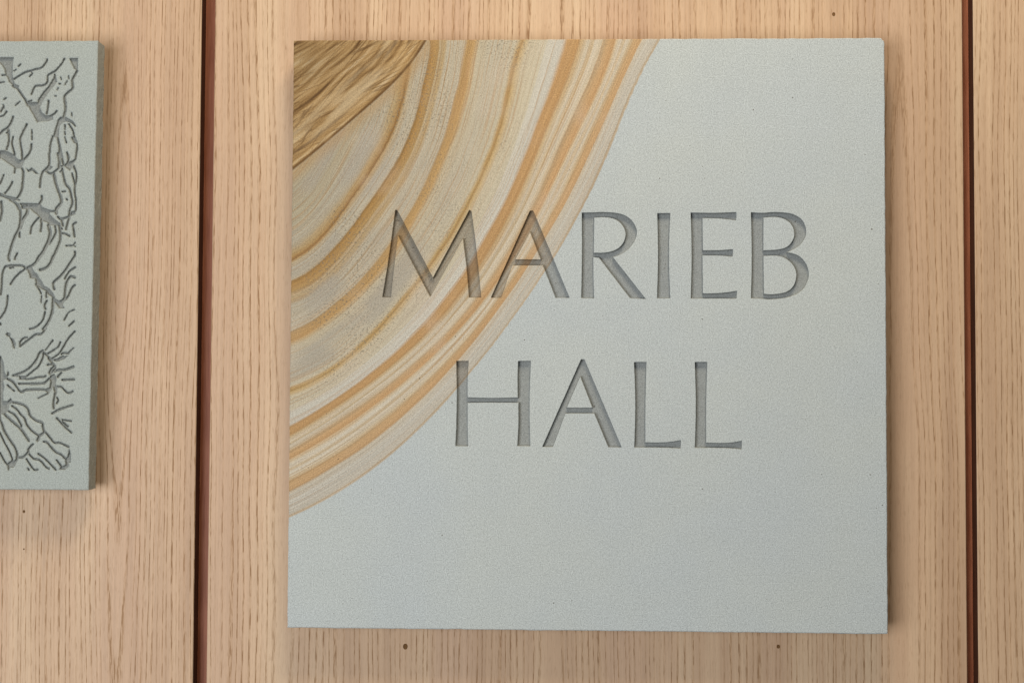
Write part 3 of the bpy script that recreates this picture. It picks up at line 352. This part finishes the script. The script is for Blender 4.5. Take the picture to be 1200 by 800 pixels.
def carved_slab(name, x0, x1, z0, z1, fields, levels, grid_pts, floor_step, thick, side_rough, mats, cutname, attr_fn=None, round_=1.0, tilt=None, chip_tr=0.0):
    """Slab with a carved front. fields: list of (S, xs, zs). levels: [(sdf level, y depth)] outermost first.
    Everything in mm; the front lies at y = 0, depth grows towards +y. Returns the slab and the list of carved parts."""
    V2, lev, edges = [], [], []
    def ring(loop, dep):
        b = len(V2); n = len(loop)
        for p in loop: V2.append(Vector((float(p[0]), float(p[1])))); lev.append(dep)
        edges.extend((b + i, b + (i + 1) % n) for i in range(n)); return b, n
    # outline, slightly uneven
    def outline(ins):
        pts = []; cs = [(x0, z0), (x1, z0), (x1, z1), (x0, z1)]
        for k in range(4):
            a, b = cs[k], cs[(k+1) % 4]
            if tilt: a = (a[0] + tilt * a[1] * (a[0] == x1), a[1]); b = (b[0] + tilt * b[1] * (b[0] == x1), b[1])
            n = int(math.hypot(b[0]-a[0], b[1]-a[1]) / 3.0); d = ((b[0]-a[0]), (b[1]-a[1])); L = math.hypot(*d)
            nx, nz = -d[1]/L, d[0]/L
            for i in range(n):
                t = i / n; pts.append((a[0]+d[0]*t, a[1]+d[1]*t, nx, nz, t in (0,)))
        out = []
        for i, p in enumerate(pts):
            nx, nz = p[2], p[3]
            if p[4]: q = pts[i-1]; nx, nz = p[2]+q[2], p[3]+q[3]
            out.append((p[0] + nx*ins, p[1] + nz*ins, nx, nz))
        return out
    O = outline(0.0); n_o = len(O)
    knock = [max(0.0, 1.0 - math.hypot(p[0] - x1, p[1] - z1) / 4.0) * chip_tr for p in O]          # a knocked corner
    O = [(p[0] + p[2] * k, p[1] + p[3] * k, p[2], p[3]) for p, k in zip(O, knock)]
    wob = np.convolve(rng.normal(0, 1, n_o + 8), np.ones(4) / 4, 'same')[4:-4] * side_rough * 0.35
    chip = np.maximum(0, rng.normal(-1.5, 1, n_o)) * side_rough * 0.5
    front = [(p[0] + p[2]*(round_ + c + w), p[1] + p[3]*(round_ + c + w)) for p, w, c in zip(O, wob, chip)]
    fb, fn = ring(front, 0.0)
    S_at = []
    for S, xs, zs in fields:
        S_at.append((S, xs, zs))
        for lv, dep in levels:
            for lp in contours(S, xs, zs, lv, 1.6): ring(lp, dep)
    def sample(px, pz):
        best = 9.0
        for S, xs, zs in S_at:
            if xs[0] < px < xs[-1] and zs[0] < pz < zs[-1]:
                i = int((px - xs[0]) / (xs[1]-xs[0])); j = int((pz - zs[0]) / (zs[1]-zs[0]))
                best = min(best, S[j, i])
        return best
    for px, pz in grid_pts:
        s = sample(px, pz)
        if s > levels[0][0] + 1.0: V2.append(Vector((px, pz))); lev.append(0.0)
    if floor_step:
        for S, xs, zs in S_at:
            for px in np.arange(xs[0], xs[-1], floor_step):
                for pz in np.arange(zs[0], zs[-1], floor_step):
                    if sample(px, pz) < levels[-1][0] - 0.8: V2.append(Vector((px, pz))); lev.append(levels[-1][1] + 0.1)
    co, _, tris, ov, _, _ = delaunay_2d_cdt(V2, edges, [], 1, 1e-5)
    dep = [lev[o[0]] if o else 0.0 for o in ov]
    P = [(c[0], d, c[1]) for c, d in zip(co, dep)]
    cut, face = [], []
    for t in tris:
        gx = sum(co[i][0] for i in t) / 3; gz = sum(co[i][1] for i in t) / 3
        a, b, c = (co[i] for i in t)
        if (b[0]-a[0])*(c[1]-a[1]) - (b[1]-a[1])*(c[0]-a[0]) < 0: t = list(reversed(t))
        (cut if all(dep[i] > 0.01 for i in t) and sample(gx, gz) < 0.02 else face).append(tuple(t))
    # sides: rings going back
    idx = {}
    for i, o in enumerate(ov):
        for q in o: idx.setdefault(q, i)
    base = [idx[fb + i] for i in range(fn)]
    rows = [base]; ny = 7
    for r in range(ny + 1):
        yy = round_ * 0.8 if r == 0 else round_ * 0.8 + (thick - round_ * 0.8) * r / ny
        nz_ = np.convolve(rng.normal(0, 1, n_o + 6), np.ones(3) / 3, 'same')[3:-3] * side_rough * (0.25 if r == 0 else 0.8)
        row = []
        for i, p in enumerate(O):
            k = nz_[i] + wob[i] + (side_rough * 1.2 * (r / ny) ** 2 if r else chip[i] * .5)
            row.append(len(P)); P.append((p[0] + p[2]*k, yy, p[1] + p[3]*k))
        rows.append(row)
    n_front = len(face)
    for a, b in zip(rows, rows[1:]):
        for i in range(n_o):
            j = (i + 1) % n_o; face.append((a[i], b[i], b[j], a[j]))
    face.append(tuple(reversed(rows[-1])))
    # split the carved triangles into connected pieces
    par = list(range(len(P)))
    def find(a):
        while par[a] != a: par[a] = par[par[a]]; a = par[a]
        return a
    for t in cut:
        a = find(t[0]); par[find(t[1])] = a; par[find(t[2])] = a
    comps = {}
    for t in cut: comps.setdefault(find(t[0]), []).append(t)
    P = np.array(P)
    A = attr_fn(P[:, 0], P[:, 2]) if attr_fn else {}
    def build(nm, fs, ms, parent=None):
        used = sorted({i for t in fs for i in t}); mp = {q: i for i, q in enumerate(used)}
        return mesh_obj(nm, P[used] * MM, [tuple(mp[i] for i in t) for t in fs], ms, parent, None, None, {k: v[used] for k, v in A.items()}), P[used]
    body, _ = build(name, face, [mats[0]])
    parts = []
    for fs in comps.values():
        o, q = build(cutname, fs, [mats[1]], body); parts.append((o, q[:, 0].mean(), q[:, 2].mean(), len(fs)))
    return body, parts

# ------------------------------------------------------------------ the banded stone sign
def polar(pts, c):
    q = np.array(curve(pts, 4)); d = q - np.array(c); th = np.arctan2(-d[:, 1], d[:, 0]); r = np.hypot(d[:, 0], d[:, 1])
    pf = np.polyfit(th, r, 6); t = np.linspace(th.min(), th.max(), 80); return t, np.polyval(pf, t)
def pairs(f): return [(f[i], f[i+1]) for i in range(0, len(f), 2)]
def extrap(th, T_, R_):
    r = np.interp(th, T_, R_)
    k0 = (R_[3]-R_[0])/(T_[3]-T_[0]+1e-9); k1 = (R_[-1]-R_[-4])/(T_[-1]-T_[-4]+1e-9)
    r = np.where(th < T_[0], R_[0] + k0*(th-T_[0]), r); return np.where(th > T_[-1], R_[-1] + k1*(th-T_[-1]), r)
BP = [polar(pairs(b), BCEN) for b in BANDS]; KP = polar(pairs(STREAK), KCEN)
def band_attrs(X, Z):
    th = np.arctan2(-(Z - BCEN[1]), X - BCEN[0]); r = np.hypot(X - BCEN[0], Z - BCEN[1])
    R = np.stack([extrap(th, *b) for b in BP]); u = np.zeros_like(r)
    R = np.maximum.accumulate(R + np.arange(len(R))[:, None] * 1e-4, axis=0)
    for k in range(len(BP) - 1):
        a = (r >= R[k]) & (r < R[k+1]); u = np.where(a, k + (r - R[k]) / (R[k+1] - R[k] + 1e-6), u)
    u = np.where(r < R[0], (r - R[0]) / 40.0, u); u = np.where(r >= R[-1], len(BP) - 1 + (r - R[-1]) / 28.0, u)
    t2 = np.arctan2(-(Z - KCEN[1]), X - KCEN[0]); k = np.hypot(X - KCEN[0], Z - KCEN[1]) / extrap(t2, *KP)
    return {"band_u": np.clip(u, -3, 40), "band_t": th, "streak": k}

fields = []; boxes = []
for ch, loops in LETTERS:
    lp = [spline([tuple(q) for q in l_]) for l_ in loops]
    P = np.array(lp[0]); st = 0.4
    xs = np.arange(P[:, 0].min() - 3, P[:, 0].max() + 3, st); zs = np.arange(P[:, 1].min() - 3, P[:, 1].max() + 3, st)
    PX, PZ = np.meshgrid(xs, zs)
    S = poly_sdf(PX, PZ, lp) + smooth_noise(PX.shape, 5) * 0.18
    fields.append((S, xs, zs)); boxes.append((ch, (P[:, 0].min() + P[:, 0].max()) / 2, (P[:, 1].min() + P[:, 1].max()) / 2))
HS = 298.3
gp = [(x + random.uniform(-.6, .6), z + random.uniform(-.6, .6)) for x in np.arange(-297, 90, 5.0) for z in np.arange(-190, 297, 5.0) if (x + 300) * 1.25 + (300 - z) < 640]
gp += [(x, z) for x in np.arange(-290, 298, 16.0) for z in np.arange(-290, 296, 16.0) if (x + 300) * 1.25 + (300 - z) >= 650]
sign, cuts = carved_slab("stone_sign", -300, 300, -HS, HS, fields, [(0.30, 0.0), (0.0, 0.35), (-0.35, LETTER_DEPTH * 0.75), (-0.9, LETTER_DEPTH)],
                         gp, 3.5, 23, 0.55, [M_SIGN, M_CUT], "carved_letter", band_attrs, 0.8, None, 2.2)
sign.location = (0, FRONT, 0)
sign["label"] = "square grey sandstone sign with tan curved bands and carved lettering MARIEB HALL"; sign["category"] = "sign"
LAB = ['carved letter M in the tan banded area', 'carved letter A beside the M, crossed by orange bands', 'carved letter R', 'carved letter I', 'carved letter E', 'carved letter B',
       'carved letter H of the lower word', 'carved letter A of the lower word', 'first carved letter L', 'last carved letter L']
for o, cx_, cz_, n in cuts:
    k = min(range(len(boxes)), key=lambda q: (boxes[q][1] - cx_) ** 2 + (boxes[q][2] - cz_) ** 2); o["label"] = LAB[k]

# ------------------------------------------------------------------ the line-carved stone at the left
st = 0.3
SX0, SX1, SZ0, SZ1 = -690.0, -504.5, -161.8, 299.2
xs = np.arange(-688, -518, st); zs = np.arange(-148, 288, st)
S = np.full((len(zs), len(xs)), 3.0)
def stamp(fn, pts, pad):
    P = np.array(pts); i0 = max(0, int((P[:, 0].min() - pad - xs[0]) / st)); i1 = min(len(xs), int((P[:, 0].max() + pad - xs[0]) / st) + 2)
    j0 = max(0, int((P[:, 1].min() - pad - zs[0]) / st)); j1 = min(len(zs), int((P[:, 1].max() + pad - zs[0]) / st) + 2)
    if i1 - i0 < 2 or j1 - j0 < 2: return
    PX, PZ = np.meshgrid(xs[i0:i1], zs[j0:j1]); S[j0:j1, i0:i1] = np.minimum(S[j0:j1, i0:i1], fn(PX, PZ))
MIR = -606.0                                     # the carving runs on beyond the frame
for mir in (False, True):
    f = (lambda q: [(MIR - (p[0] - MIR) * 0.92, p[1]) for p in q]) if mir else (lambda q: list(q))
    for w, flat in STROKES:
        c = curve(f(pairs(flat)), 4); hw = w / 2 * STROKE_W
        n = len(c)
        def fn(PX, PZ):
            d = np.full(PX.shape, 9.0)
            for i in range(n - 1): d = np.minimum(d, seg_dist(PX, PZ, c[i], c[i+1]) - hw)
            return d
        stamp(fn, c, 3.0)
    for flat in GOUGES:
        q = f(pairs(flat)); stamp(lambda PX, PZ: poly_sdf(PX, PZ, [q]), q, 3.0)
S += smooth_noise(S.shape, 4) * 0.30 + smooth_noise(S.shape, 12) * 0.25
S[0, :] = S[-1, :] = 3.0; S[:, 0] = S[:, -1] = 3.0
gp = [(x, z) for x in np.arange(-684, -508, 9.0) for z in np.arange(-156, 296, 9.0)]
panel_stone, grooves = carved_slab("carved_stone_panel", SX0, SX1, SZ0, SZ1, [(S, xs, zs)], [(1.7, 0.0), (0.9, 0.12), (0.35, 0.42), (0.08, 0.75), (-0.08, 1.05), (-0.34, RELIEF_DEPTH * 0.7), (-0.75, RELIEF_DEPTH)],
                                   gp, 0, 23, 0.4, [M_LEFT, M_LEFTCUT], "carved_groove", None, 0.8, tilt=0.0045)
panel_stone.location = (0, FRONT, 0)
panel_stone["label"] = "grey-green stone panel at the left edge carved with branching root-like lines"; panel_stone["category"] = "stone panel"

# mounting studs behind the two stones
n = 16
sv = [(0.012 * math.cos(2*math.pi*i/n), y, 0.012 * math.sin(2*math.pi*i/n)) for y in (0.0, WALLGAP - 0.0002) for i in range(n)]
sf = [(i, (i+1) % n, n + (i+1) % n, n + i) for i in range(n)] + [tuple(range(n)), tuple(reversed(range(n, 2*n)))]
stud = None
for par_, pts in ((sign, [(-.22, -.22), (.22, -.22), (-.22, .22), (.22, .22)]), (panel_stone, [(-.55, -.08), (-.64, -.08), (-.55, .22), (-.64, .22)])):
    for px, pz in pts:
        if stud is None: stud = mesh_obj("mounting_stud", sv, sf, [M_STEEL]); o = stud
        else: o = stud.copy(); COL.objects.link(o)
        o.parent = par_; o.location = (px, 0.0231, pz)
